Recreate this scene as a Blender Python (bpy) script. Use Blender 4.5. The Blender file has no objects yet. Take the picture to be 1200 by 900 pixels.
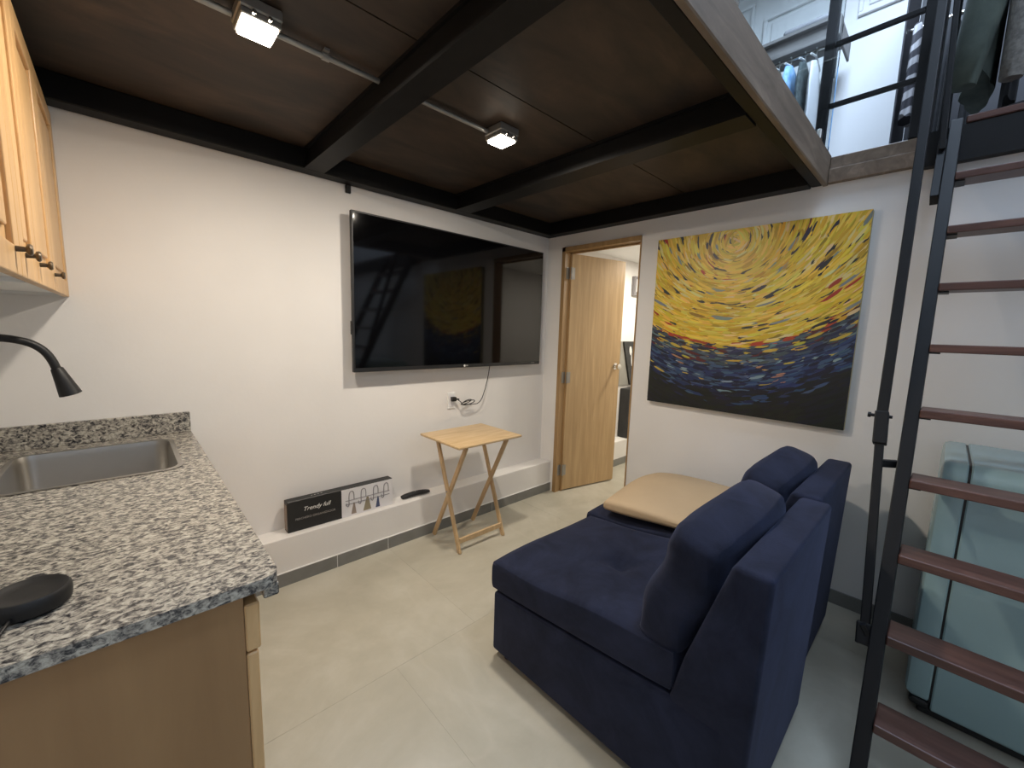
import bpy, bmesh, math, random
from mathutils import Vector, Matrix
R = random.Random(7)
sc = bpy.context.scene
COL = sc.collection
# ------------------------------------------------------------------ camera
cam = bpy.data.cameras.new('camera'); camo = bpy.data.objects.new('camera', cam); COL.objects.link(camo)
fw = Vector((0.68289505, 0.71935443, -0.12721462)); rt = Vector((0.72758901, -0.68534047, 0.03037563)); up = Vector((0.06533448, 0.11330333, 0.99140999))
m = Matrix.Identity(4)
for i in range(3): m[i][0] = rt[i]; m[i][1] = up[i]; m[i][2] = -fw[i]
m.translation = (-2.753, -2.4892, 1.4274); camo.matrix_world = m
cam.sensor_width = 36; cam.lens = 481.024 / 1200 * 36; cam.clip_start = 0.02
sc.camera = camo
# ------------------------------------------------------------------ world, exposure, large lights
w = bpy.data.worlds.new('world'); sc.world = w; w.use_nodes = True
w.node_tree.nodes['Background'].inputs[0].default_value = (0.75, 0.85, 1, 1); w.node_tree.nodes['Background'].inputs[1].default_value = 0.3
sc.view_settings.view_transform = 'Standard'; sc.view_settings.look = 'None'; sc.view_settings.gamma = 1; sc.view_settings.use_curve_mapping = False
sc.view_settings.exposure = 0.0
def area(name, loc, rot, sx, sy, watts, col):
    l = bpy.data.lights.new(name, 'AREA'); l.shape = 'RECTANGLE'; l.size = sx; l.size_y = sy; l.energy = watts; l.color = col
    o = bpy.data.objects.new(name, l); COL.objects.link(o); o.location = loc; o.rotation_euler = rot; return o
COOL = (0.61, 0.77, 1.0); WARM = (1.0, 0.895, 0.755)
LAMP_W = (13.0, 18.5)
area('upper_room_light', (0.75, -2.0, 4.93), (0, 0, 0), 0.8, 0.8, 100, COOL)      # cool light added above the upper room, source unseen
area('void_light', (-1.15, -3.0, 4.93), (0, 0, 0), 1.0, 1.0, 62, COOL)            # added overhead cool light for the open stairwell, fixture not known
area('corridor_light', (1.2, -0.75, 2.2), (0, 0, 0), 0.25, 0.25, 27, (1, 0.92, 0.78))

# ------------------------------------------------------------------ materials
def nodes(name):
    mt = bpy.data.materials.new(name); mt.use_nodes = True
    nt = mt.node_tree; return mt, nt, nt.nodes['Principled BSDF']
def tex_coord(nt, scale=(1, 1, 1), rot=(0, 0, 0)):
    tc = nt.nodes.new('ShaderNodeTexCoord'); mp = nt.nodes.new('ShaderNodeMapping'); mp.inputs['Scale'].default_value = scale; mp.inputs['Rotation'].default_value = rot
    nt.links.new(tc.outputs['Object'], mp.inputs['Vector']); return mp.outputs['Vector']
def ramp(nt, fac, stops):
    r = nt.nodes.new('ShaderNodeValToRGB'); e = r.color_ramp.elements
    while len(e) < len(stops): e.new(0.5)
    for k, (p, c) in enumerate(stops): e[k].position = p; e[k].color = (*c, 1)
    nt.links.new(fac, r.inputs[0]); return r.outputs[0]
def noise(nt, vec, scale, detail=4, rough=0.5, dist=0):
    n = nt.nodes.new('ShaderNodeTexNoise'); n.inputs['Scale'].default_value = scale; n.inputs['Detail'].default_value = detail
    n.inputs['Roughness'].default_value = rough; n.inputs['Distortion'].default_value = dist
    nt.links.new(vec, n.inputs['Vector']); return n.outputs['Fac']
def bump(nt, b, h, strength, dist=0.01):
    bp = nt.nodes.new('ShaderNodeBump'); bp.inputs['Strength'].default_value = strength; bp.inputs['Distance'].default_value = dist
    nt.links.new(h, bp.inputs['Height']); nt.links.new(bp.outputs[0], b.inputs['Normal'])
def mat(name, col, rough=0.5, metal=0, var=0.08, nscale=6, bmp=0.0, bscale=80, spec=0.5, **kw):
    mt, nt, b = nodes(name); v = tex_coord(nt)
    lo = tuple(c * (1 - var) for c in col); hi = tuple(min(1, c * (1 + var)) for c in col)
    nt.links.new(ramp(nt, noise(nt, v, nscale), [(0.3, lo), (0.7, hi)]), b.inputs['Base Color'])
    b.inputs['Roughness'].default_value = rough; b.inputs['Metallic'].default_value = metal; b.inputs['Specular IOR Level'].default_value = spec
    if bmp: bump(nt, b, noise(nt, v, bscale, 3), bmp, 0.004)
    for k, x in kw.items(): b.inputs[k.replace('_', ' ')].default_value = x
    return mt
def wood(name, c1, c2, scale=(1, 1, 1), rough=0.45, freq=5, bmp=0.05):
    mt, nt, b = nodes(name); v = tex_coord(nt, scale)
    f = noise(nt, v, freq, 5, 0.6, 0.6)
    nt.links.new(ramp(nt, f, [(0.3, c1), (0.55, tuple((a + d) / 2 for a, d in zip(c1, c2))), (0.72, c2)]), b.inputs['Base Color'])
    b.inputs['Roughness'].default_value = rough; bump(nt, b, f, bmp, 0.004); return mt
def emit(name, col, s):
    mt, nt, b = nodes(name); b.inputs['Base Color'].default_value = (*col, 1); b.inputs['Emission Color'].default_value = (*col, 1); b.inputs['Emission Strength'].default_value = s; return mt
M = {}
M['wall'] = mat('wall_plaster', (0.80, 0.78, 0.76), 0.75, var=0.02, nscale=3, bmp=0.12, bscale=40, spec=0.25)
M['white'] = mat('white_paint', (0.80, 0.80, 0.79), 0.5, var=0.01)
M['floor'] = None
M['basegrey'] = mat('grey_tile', (0.20, 0.20, 0.19), 0.45, var=0.12, nscale=9)
M['grout'] = mat('grout', (0.19, 0.175, 0.15), 0.9)
M['steel'] = mat('black_steel', (0.006, 0.006, 0.007), 0.5, var=0.2, spec=0.3)
M['beam'] = mat('beam_steel', (0.005, 0.0048, 0.005), 0.5, var=0.3, nscale=12, spec=0.2)
M['raw'] = mat('galvanised', (0.33, 0.32, 0.30), 0.4, 0.6)
M['chrome'] = mat('chrome', (0.72, 0.70, 0.66), 0.22, 1.0, var=0.02)
M['stainless'] = mat('stainless', (0.50, 0.48, 0.45), 0.34, 1.0, var=0.04)
M['bronze'] = mat('dark_bronze', (0.13, 0.10, 0.07), 0.35, 0.8)
M['black'] = mat('black_plastic', (0.012, 0.012, 0.013), 0.45, var=0.1)
M['matteblack'] = mat('matt_black', (0.008, 0.008, 0.009), 0.5, var=0.1)
M['screen'] = mat('tv_screen', (0.002, 0.002, 0.0025), 0.06, var=0.0, spec=0.5)
M['lettering'] = mat('white_print', (0.75, 0.74, 0.72), 0.6, var=0.02)
M['ply'] = wood('stained_plywood', (0.009, 0.0055, 0.0035), (0.078, 0.048, 0.029), (0.8, 2.0, 1), 0.6, 2.6)
M['fascia'] = wood('fascia_wood', (0.13, 0.092, 0.062), (0.27, 0.20, 0.145), (0.8, 6, 6), 0.6, 3.5)
M['oak'] = wood('oak_veneer', (0.40, 0.265, 0.13), (0.56, 0.39, 0.21), (9, 9, 0.6), 0.38, 3)
M['jamb'] = wood('jamb_wood', (0.30, 0.18, 0.075), (0.44, 0.28, 0.13), (9, 9, 0.6), 0.45, 3)
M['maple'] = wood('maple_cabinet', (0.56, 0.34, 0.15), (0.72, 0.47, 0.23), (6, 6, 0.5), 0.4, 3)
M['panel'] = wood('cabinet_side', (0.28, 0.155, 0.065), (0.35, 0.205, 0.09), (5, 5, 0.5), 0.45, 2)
M['pine'] = wood('pine', (0.54, 0.37, 0.19), (0.70, 0.52, 0.31), (1, 8, 1.2), 0.42, 5)
M['pineleg'] = wood('pine_leg', (0.52, 0.355, 0.19), (0.66, 0.48, 0.28), (6, 6, 0.8), 0.42, 5)
M['tread'] = wood('tread_wood', (0.060, 0.024, 0.018), (0.15, 0.070, 0.052), (7, 0.9, 7), 0.42, 4)
M['teal'] = mat('teal_enamel', (0.36, 0.52, 0.55), 0.22, var=0.02)
M['teal_door'] = mat('teal_enamel_door', (0.36, 0.52, 0.55), 0.2, var=0.02)
M['glass'] = mat('rail_glass', (0.9, 0.96, 0.96), 0.02, var=0, Transmission_Weight=1.0, IOR=1.05)
M['bulb'] = emit('lamp_lens', (1.0, 0.90, 0.76), 28)
M['khaki'] = mat('khaki_throw', (0.50, 0.37, 0.23), 0.9, var=0.05, nscale=3, bmp=0.25, bscale=220)
def fabric(name, c, sheen=0.25):
    mt, nt, b = nodes(name); v = tex_coord(nt)
    f = noise(nt, v, 5.5, 7, 0.66, 0.6)
    nt.links.new(ramp(nt, f, [(0.32, tuple(x * 0.6 for x in c)), (0.68, tuple(x * 1.6 for x in c))]), b.inputs['Base Color'])
    b.inputs['Roughness'].default_value = 0.9; b.inputs['Sheen Weight'].default_value = sheen; b.inputs['Sheen Roughness'].default_value = 0.5
    b.inputs['Sheen Tint'].default_value = (0.45, 0.5, 0.8, 1); b.inputs['Specular IOR Level'].default_value = 0.15
    bump(nt, b, noise(nt, v, 260, 2), 0.3, 0.002); return mt
M['navy'] = fabric('navy_suede', (0.0115, 0.0145, 0.030), 0.12)
def granite():
    mt, nt, b = nodes('granite'); v = tex_coord(nt, (1.0, 1.5, 1.3), (0, 0, 0.5))
    d = noise(nt, v, 58, 5, 0.62, 0.8)
    g = noise(nt, v, 120, 3, 0.6, 0.3)
    mx = nt.nodes.new('ShaderNodeMath'); mx.operation = 'MULTIPLY_ADD'; nt.links.new(g, mx.inputs[0]); mx.inputs[1].default_value = 0.35; nt.links.new(d, mx.inputs[2])
    c = ramp(nt, mx.outputs[0], [(0.50, (0.014, 0.014, 0.018)), (0.585, (0.085, 0.081, 0.079)), (0.65, (0.22, 0.205, 0.183)), (0.74, (0.42, 0.39, 0.335)), (0.86, (0.58, 0.55, 0.48))])
    nt.links.new(c, b.inputs['Base Color']); b.inputs['Roughness'].default_value = 0.24; return mt
M['granite'] = granite()
def floor_mat():
    mt, nt, b = nodes('porcelain_tile'); v = tex_coord(nt, (1, 1, 1), (0, 0, 0.6))
    f = noise(nt, v, 1.3, 7, 0.62, 1.3); f2 = noise(nt, v, 5, 5, 0.6, 0.6)
    mx = nt.nodes.new('ShaderNodeMath'); mx.operation = 'MULTIPLY_ADD'; nt.links.new(f2, mx.inputs[0]); mx.inputs[1].default_value = 0.3; nt.links.new(f, mx.inputs[2])
    c = ramp(nt, mx.outputs[0], [(0.42, (0.395, 0.37, 0.30)), (0.66, (0.465, 0.44, 0.362)), (0.86, (0.54, 0.515, 0.44))])
    vn = ramp(nt, noise(nt, tex_coord(nt, (1.2, 0.7, 1), (0, 0, -0.5)), 0.8, 4, 0.5, 0.8), [(0.485, (0, 0, 0)), (0.5, (1, 1, 1)), (0.515, (0, 0, 0))])
    mixn = nt.nodes.new('ShaderNodeMix'); mixn.data_type = 'RGBA'; sc_ = nt.nodes.new('ShaderNodeMath'); sc_.operation = 'MULTIPLY'; nt.links.new(vn, sc_.inputs[0]); sc_.inputs[1].default_value = 0.16
    nt.links.new(sc_.outputs[0], mixn.inputs[0]); nt.links.new(c, mixn.inputs[6]); mixn.inputs[7].default_value = (0.60, 0.56, 0.48, 1)
    nt.links.new(mixn.outputs[2], b.inputs['Base Color']); b.inputs['Roughness'].default_value = 0.42; b.inputs['Specular IOR Level'].default_value = 0.35; return mt
M['floor'] = floor_mat()
def attr_mat(name, rough):
    mt, nt, b = nodes(name); a = nt.nodes.new('ShaderNodeVertexColor'); a.layer_name = 'Col'
    nt.links.new(a.outputs[0], b.inputs['Base Color']); b.inputs['Roughness'].default_value = rough; return mt
M['paint'] = attr_mat('oil_paint', 0.42)
def cloth(name, c, c2=None, scale=30, stripes=None):
    mt, nt, b = nodes(name); v = tex_coord(nt)
    if stripes:
        wv = nt.nodes.new('ShaderNodeTexWave'); wv.inputs['Scale'].default_value = stripes; wv.inputs['Distortion'].default_value = 3.5; wv.inputs['Detail'].default_value = 1
        v2 = tex_coord(nt, (0.6, 0.5, 1), (0.9, 0.4, 0)); wv.bands_direction = 'Z'; nt.links.new(v2, wv.inputs['Vector']); f = wv.outputs['Fac']
        out = ramp(nt, f, [(0.52, c), (0.62, c2)])
    else: out = ramp(nt, noise(nt, v, scale, 4), [(0.35, c), (0.65, c2 or tuple(x * 1.3 for x in c))])
    nt.links.new(out, b.inputs['Base Color']); b.inputs['Roughness'].default_value = 0.9; bump(nt, b, noise(nt, v, 200, 2), 0.3, 0.003); return mt
M['jeans'] = cloth('light_denim', (0.17, 0.36, 0.66), (0.32, 0.52, 0.78), 25)
M['olive'] = cloth('olive_cloth', (0.10, 0.10, 0.075), (0.16, 0.155, 0.12))
M['greygreen'] = cloth('grey_green_cloth', (0.042, 0.056, 0.056), (0.08, 0.10, 0.10))
M['forest'] = cloth('forest_jacket', (0.048, 0.062, 0.052), (0.080, 0.098, 0.080), 12)
M['knit'] = cloth('knit_wool', (0.12, 0.112, 0.10), (0.21, 0.195, 0.175), 60)
M['darkcloth'] = cloth('black_cloth', (0.004, 0.004, 0.005), (0.009, 0.009, 0.011))
M['zebra'] = cloth('striped_cloth', (0.035, 0.033, 0.04), (0.38, 0.37, 0.38), stripes=5)
M['shelf'] = wood('grey_shelf', (0.12, 0.11, 0.10), (0.22, 0.20, 0.19), (6, 0.7, 6), 0.5, 3)
M['wardrobe'] = mat('dark_wardrobe', (0.03, 0.028, 0.032), 0.5)
M['slate'] = mat('slate_board', (0.035, 0.036, 0.037), 0.6, var=0.2)
M['slate2'] = mat('grey_board_edge', (0.30, 0.29, 0.26), 0.6)
M['cardwhite'] = mat('white_card', (0.74, 0.73, 0.75), 0.5, var=0.01)
M['cardgrey'] = mat('grey_print', (0.25, 0.24, 0.25), 0.6)
M['cardtan'] = mat('tan_print', (0.28, 0.24, 0.16), 0.6)
M['cardblue'] = mat('blue_print', (0.06, 0.08, 0.16), 0.6)
M['cardbrown'] = mat('brown_print', (0.30, 0.24, 0.20), 0.6)
M['dimprint'] = mat('dim_print', (0.30, 0.28, 0.27), 0.6)

# ------------------------------------------------------------------ mesh helpers
class MB:
    def __init__(s): s.bm = bmesh.new()
    def box(s, lo, hi, bev=0.0, seg=2, mi=0):
        b = bmesh.new(); bmesh.ops.create_cube(b, size=1)
        c = [(a + d) / 2 for a, d in zip(lo, hi)]; e = [abs(d - a) for a, d in zip(lo, hi)]
        for v in b.verts: v.co = Vector((v.co.x * e[0] + c[0], v.co.y * e[1] + c[1], v.co.z * e[2] + c[2]))
        if bev: bmesh.ops.bevel(b, geom=b.edges[:], offset=min(bev, min(e) * 0.49), segments=seg, profile=0.5, affect='EDGES')
        return s.merge(b)
    def merge(s, b, M4=None):
        if M4: b.transform(M4)
        me = bpy.data.meshes.new('tmp'); b.to_mesh(me); s.bm.from_mesh(me); bpy.data.meshes.remove(me); b.free(); return s
    def bar(s, p, q, wd, ht, bev=0.0, upv=(0, 0, 1)):
        """box beam from p to q: wd across, ht along upv"""
        p, q = Vector(p), Vector(q); d = (q - p); L = d.length; d.normalize(); u = Vector(upv); x = d.cross(u).normalized(); u = x.cross(d)
        b = bmesh.new(); bmesh.ops.create_cube(b, size=1)
        for v in b.verts: v.co = Vector((v.co.x * wd, v.co.y * L, v.co.z * ht))
        if bev: bmesh.ops.bevel(b, geom=b.edges[:], offset=bev, segments=2, profile=0.5, affect='EDGES')
        m4 = Matrix(((x.x, d.x, u.x, 0), (x.y, d.y, u.y, 0), (x.z, d.z, u.z, 0), (0, 0, 0, 1))); m4.translation = (p + q) / 2
        return s.merge(b, m4)
    def tube(s, pts, r, n=10, caps=True):
        pts = [Vector(p) for p in pts]; rs = r if isinstance(r, (list, tuple)) else [r] * len(pts)
        rings = []; prev = None
        for i, p in enumerate(pts):
            t = (pts[min(i + 1, len(pts) - 1)] - pts[max(i - 1, 0)]).normalized()
            if prev is None: a = t.orthogonal().normalized()
            else: a = (prev - t * prev.dot(t)).normalized()
            prev = a; b = t.cross(a)
            rings.append([s.bm.verts.new(p + (a * math.cos(2 * math.pi * k / n) + b * math.sin(2 * math.pi * k / n)) * rs[i]) for k in range(n)])
        s.skin(rings, caps); return s
    def skin(s, rings, caps=True, closed=True):
        n = len(rings[0])
        for A, B in zip(rings, rings[1:]):
            for k in range(n if closed else n - 1): s.bm.faces.new((A[k], A[(k + 1) % n], B[(k + 1) % n], B[k]))
        if caps: s.bm.faces.new(rings[0][::-1]); s.bm.faces.new(rings[-1])
    def lathe(s, prof, c, axis='z', n=28, caps=True):
        """prof: list of (radius, height)"""
        rings = []
        for r, h in prof:
            ring = []
            for k in range(n):
                a = 2 * math.pi * k / n; x, y = r * math.cos(a), r * math.sin(a)
                co = {'z': (x, y, h), 'x': (h, x, y), 'y': (x, h, y)}[axis]
                ring.append(s.bm.verts.new(Vector(c) + Vector(co)))
            rings.append(ring)
        s.skin(rings, caps); return s
    def prism(s, poly, x0, x1, bev=0.0, axis='x', seg=3):
        """poly of (a,b) extruded along axis"""
        f = {'x': lambda a, b, t: (t, a, b), 'y': lambda a, b, t: (a, t, b), 'z': lambda a, b, t: (a, b, t)}[axis]
        b = bmesh.new(); A = [b.verts.new(f(p, q, x0)) for p, q in poly]; B = [b.verts.new(f(p, q, x1)) for p, q in poly]; n = len(poly)
        b.faces.new(A[::-1]); b.faces.new(B)
        for k in range(n): b.faces.new((A[k], A[(k + 1) % n], B[(k + 1) % n], B[k]))
        bmesh.ops.recalc_face_normals(b, faces=b.faces[:])
        if bev: bmesh.ops.bevel(b, geom=b.edges[:], offset=bev, segments=seg, profile=0.5, affect='EDGES')
        return s.merge(b)
    def build(s, name, mt, parent=None, smooth=None, mats=None):
        bmesh.ops.recalc_face_normals(s.bm, faces=s.bm.faces[:])
        me = bpy.data.meshes.new(name)
        off = world_loc(parent) if parent else Vector((0, 0, 0))
        if not parent:
            xs = [v.co for v in s.bm.verts]
            lo = Vector([min(c[i] for c in xs) for i in range(3)]); hi = Vector([max(c[i] for c in xs) for i in range(3)])
            off = Vector(((lo.x + hi.x) / 2, (lo.y + hi.y) / 2, lo.z))
        for v in s.bm.verts: v.co -= off
        s.bm.to_mesh(me); s.bm.free()
        for mm in (mats or [mt]): me.materials.append(mm)
        o = bpy.data.objects.new(name, me); COL.objects.link(o)
        if parent: o.parent = parent
        else: o.location = off
        if smooth is not None:
            for p in me.polygons: p.use_smooth = True
            me.set_sharp_from_angle(angle=math.radians(smooth))
        return o
def world_loc(o):
    v = Vector((0, 0, 0))
    while o: v += o.location; o = o.parent
    return v
def tag(o, label=None, cat=None, group=None, kind=None):
    if label: o['label'] = label
    if cat: o['category'] = cat
    if group: o['group'] = group
    if kind: o['kind'] = kind
    return o
def thing(name, loc, label=None, cat=None, group=None, kind=None):
    o = bpy.data.objects.new(name, None); COL.objects.link(o); o.location = loc; o.empty_display_size = 0.1
    return tag(o, label, cat, group, kind)
def struct(name, mb, mt, parent=None, smooth=None, mats=None):
    o = mb.build(name, mt, parent, smooth, mats); o['kind'] = 'structure'; return o
def text(name, body, size, loc, rot, mt, parent, align='CENTER', shear=0, ext=0.0006):
    c = bpy.data.curves.new('tx', 'FONT'); c.body = body; c.size = size; c.align_x = align; c.align_y = 'CENTER'; c.extrude = ext; c.shear = shear
    o = bpy.data.objects.new('tx', c); COL.objects.link(o); o.rotation_euler = rot; o.location = loc
    bpy.context.view_layer.update()
    me = bpy.data.meshes.new_from_object(o.evaluated_get(bpy.context.evaluated_depsgraph_get())); me.transform(o.matrix_world); bpy.data.objects.remove(o)
    me.transform(Matrix.Translation(-world_loc(parent))); me.materials.clear(); me.materials.append(mt)
    r = bpy.data.objects.new(name, me); COL.objects.link(r); r.parent = parent; return r
def puffy(lo, hi, n=14, edge=0.55, power=2.2, axis=2, fn=None, side=0.07, corner=0.05):
    """pillow: thin at the rim, full in the middle; axis is the thickness axis"""
    b = bmesh.new(); bmesh.ops.create_cube(b, size=2); bmesh.ops.subdivide_edges(b, edges=b.edges[:], cuts=n, use_grid_fill=True)
    c = Vector([(a + d) / 2 for a, d in zip(lo, hi)]); e = Vector([abs(d - a) / 2 for a, d in zip(lo, hi)])
    oth = [i for i in range(3) if i != axis]
    for v in b.verts:
        p = v.co.copy(); u, t = p[oth[0]], p[oth[1]]
        k = edge + (1 - edge) * (max(0, 1 - abs(u) ** power) * max(0, 1 - abs(t) ** power)) ** 0.5
        q = Vector((0, 0, 0)); q[axis] = p[axis] * k
        # round the side walls and corners
        sq = 1 - side * abs(p[axis]) ** 4
        r = 1 - corner * (abs(u) * abs(t)) ** 4
        q[oth[0]] = u * sq * r; q[oth[1]] = t * sq * r
        v.co = Vector([c[i] + q[i] * e[i] for i in range(3)])
        if fn: v.co = fn(v.co, p)
    return b

# ------------------------------------------------------------------ room shell
H = 2.235; UP = 2.375; TOP = 5.0
XL = -3.25; YF = -4.6
mb = MB()
# tiles: rows 0.9 deep, half offset; a tiny groove between them
y1 = 0.0
rows = [(-1.04, 0.0, -1.58), (-1.94, -1.04, -2.0), (-2.84, -1.94, -1.58), (-3.74, -2.84, -2.0), (-4.64, -3.74, -1.58)]
g = 0.0006
for (ya, yb, ph) in rows:
    x = ph - 3.6
    while x < 2.4:
        xa, xb = max(x, XL), min(x + 1.2, 2.4)
        if xb - xa > 0.01: mb.box((xa + g, ya + g, -0.012), (xb - g, yb - g, 0.0))
        x += 1.2
mb.box((XL, YF, -0.06), (2.4, 0.0, -0.0008))
fl = struct('floor', mb, M['floor'])
# TV wall, with the upper storey above
struct('wall_back', MB().box((XL - 0.1, 0, 0), (2.5, 0.12, TOP)), M['wall'])
struct('wall_left', MB().box((XL - 0.12, YF, 0), (XL, 0, TOP)), M['wall'])
struct('wall_front', MB().box((XL - 0.12, YF - 0.1, 0), (2.5, YF, TOP)), M['wall'])
# painting wall: lower storey only, with the doorway
mb = MB()
DY1, DY2, DZ = -0.168, -0.897, 2.137
WT = 0.10
mb.box((0, DY1, 0), (WT, 0, H + 0.02)); mb.box((0, DY2, DZ), (WT, DY1, H + 0.02)); mb.box((0, YF, 0), (WT, DY2, H + 0.02))
struct('wall_right', mb, M['wall'])
struct('wall_upper', MB().box((2.3, YF, UP), (2.42, 0, TOP)), M['white'])
struct('wall_corridor', MB().box((2.3, -1.7, 0), (2.4, 0, H)).box((WT, -1.8, 0), (2.4, -1.7, H)), M['wall'])
struct('ceiling_corridor', MB().box((WT, -1.8, 2.225), (2.4, 0, 2.25)), M['white'])
struct('ceiling_upper', MB().box((XL, YF, TOP), (2.42, 0, TOP + 0.08)), M['white'])
struct('floor_upper', MB().box((0.0, YF, 2.26), (2.42, 0, UP)), M['shelf'])
# loft deck: dark stained plywood sheets seen from below
mb = MB()
for xa, xb in ((XL, -1.96), (-1.958, -0.985), (-0.983, 0.0)):
    mb.box((xa, -1.217, 2.335), (xb, 0, UP)); mb.box((xa, -1.93, 2.335), (xb, -1.223, UP))
mb.box((XL, -1.93, 2.35), (0, 0, UP - 0.002))
struct('ceiling', mb, M['ply'])
# low plastered ledge and skirting
mb = MB(); mb.box((-3.1, -0.128, 0), (0, 0, 0.272), 0.004, 1); mb.box((0.1, -0.128, 0), (2.3, 0, 0.272), 0.004, 1)
struct('trim_1', mb, M['wall'])['label'] = 'low white plastered ledge along the wall under the television'
mb = MB()
x = -3.1
for xa, xb in ((-2.8, -1.91), (-1.906, -1.586), (-1.582, -0.7), (-0.696, 0.0), (0.1, 0.75), (0.753, 1.6), (1.603, 2.3)):
    mb.box((xa, -0.137, 0), (xb, -0.125, 0.075))
struct('baseboard_back', mb, M['basegrey'])
struct('trim_9', MB().box((-2.8, -0.1355, 0.001), (0.0, -0.1285, 0.0745)).box((-2.8, -0.1372, 0.0752), (0.0, -0.1282, 0.079)), M['white'])['label'] = 'thin white line above the grey skirting tiles'  # white grout fills the tile joints; a white strip runs along the top
mb = MB()
for ya, yb in ((-1.75, -0.9), (-2.6, -1.753), (-3.4, -2.603), (YF, -3.403)): mb.box((-0.011, ya, 0), (0.002, yb, 0.075))
struct('baseboard_right', mb, M['basegrey'])
# steel frame of the loft
def ibeam(name, x0, x1, ya, yb, label):
    b = MB(); xc = (x0 + x1) / 2
    b.box((x0, ya, H), (x1, yb, H + 0.012)); b.box((x0, ya, 2.323), (x1, yb, 2.335)); b.box((xc - 0.006, ya, H + 0.012), (xc + 0.006, yb, 2.323))
    b.box((x0 + 0.012, ya, H + .006), (x0 + 0.02, yb, 2.328))
    o = b.build(name, M['beam']); tag(o, label, 'beam', 'black steel beams under the loft'); return o
ibeam('ceiling_beam', -2.01, -1.91, -1.884, -0.09, 'black steel beam crossing the dark ceiling between the two lit ceiling lamps')
ibeam('ceiling_beam', -1.05, -0.93, -1.884, -0.09, 'black steel beam crossing the dark ceiling between the second lamp and the doorway')
o = MB().box((XL, -0.09, H), (0, -0.002, 2.335), 0.004, 1).build('ceiling_beam', M['beam']); tag(o, 'long black steel beam along the top of the television wall', 'beam', 'black steel beams under the loft')
MB().box((-1.765, -0.016, 2.19), (-1.735, -0.002, H - 0.0005), 0.003, 1).build('bracket', M['steel'], o)
o = MB().box((-0.09, -1.884, H), (-0.002, -0.092, 2.335), 0.004, 1).build('ceiling_beam', M['beam']); tag(o, 'black steel beam above the doorway and the painting', 'beam', 'black steel beams under the loft')
o = MB().box((XL, -1.933, H + 0.006), (-0.002, -1.885, 2.335), 0.004, 1).build('ceiling_beam', M['beam']); tag(o, 'black steel beam behind the brown timber edge of the loft', 'beam', 'black steel beams under the loft')
struct('trim_2', MB().box((XL, -1.958, H), (-0.001, -1.934, 2.385), 0.004, 1), M['fascia'])['label'] = 'brown timber fascia along the loft edge'
struct('trim_3', MB().box((-0.035, -2.315, H + 0.005), (-0.001, -1.959, 2.31), 0.003, 1).box((-0.022, -2.315, 2.31), (-0.001, -1.959, 2.372), 0.003, 1), M['fascia'])['label'] = 'brown timber fascia above the painting'
struct('trim_4', MB().box((-0.05, YF, 2.225), (0.0, -2.317, 2.372)), M['steel'])['label'] = 'black steel edge of the upper floor behind the ladder'
struct('trim_5', MB().box((-0.055, YF, 2.376), (0.12, -2.43, 2.405), 0.004, 1), M['tread'])['label'] = 'reddish brown board along the upper floor edge'

# ------------------------------------------------------------------ door
d = thing('door_1', (0, -0.5, 0), 'light oak door standing open into the bright corridor', None, None, 'structure')
mb = MB(); J = 0.035
mb.box((-0.012, DY1 - J, 0), (WT + 0.012, DY1 - 0.0, DZ)); mb.box((-0.006, DY2, 0), (WT + 0.004, DY2 + 0.010, DZ)); mb.box((-0.012, DY2, DZ - J), (WT + 0.012, DY1, DZ))
mb.box((0.055, DY1 - J - 0.012, 0), (0.075, DY1 - J, DZ - J)); mb.box((0.055, DY2 + 0.010, DZ - J - 0.012), (0.075, DY1 - J, DZ - J))
fr = mb.build('door_frame', M['jamb'], d); fr['label'] = 'brown wooden door frame'
hx, hy = 0.06, -0.222; LA = math.radians(-12.5); Lw = 0.63; th = 0.036
dx, dy = math.cos(LA), math.sin(LA); nx, ny = -dy, dx
mb = MB(); mb.prism([(hx, hy), (hx + dx * Lw, hy + dy * Lw), (hx + dx * Lw + nx * th, hy + dy * Lw + ny * th), (hx + nx * th, hy + ny * th)], 0.012, 2.095, 0.002, 'z', 1)
lf = mb.build('door_leaf', M['oak'], d)
kx, ky = hx + dx * (Lw - 0.06), hy + dy * (Lw - 0.06)
b = bmesh.new(); t2 = MB(); t2.lathe([(0.031, 0.0), (0.031, 0.006), (0.012, 0.008), (0.011, 0.03), (0.024, 0.036), (0.029, 0.048), (0.026, 0.06), (0.012, 0.066)], (0, 0, 0), 'y', 20)
for v in t2.bm.verts: v.co = Matrix.Rotation(LA, 3, 'Z') @ Vector((v.co.x, -v.co.y, v.co.z)) + Vector((kx, ky, 1.13))
b.free(); t2.build('door_knob', M['chrome'], lf, 40)
for z in (0.2, 1.04, 1.93):
    h = MB(); h.tube([(hx - 0.008, hy - 0.006, z - 0.05), (hx - 0.008, hy - 0.006, z + 0.05)], 0.008, 8); h.box((hx - 0.05, DY1 - J - 0.003, z - 0.048), (hx - 0.008, DY1 - J, z + 0.048)); h.bar((hx - 0.008, hy - 0.004, z), (hx + 0.03, hy - 0.004 + 0.03 * dy, z), 0.004, 0.096); h.build('hinge', M['raw'], lf)
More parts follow.
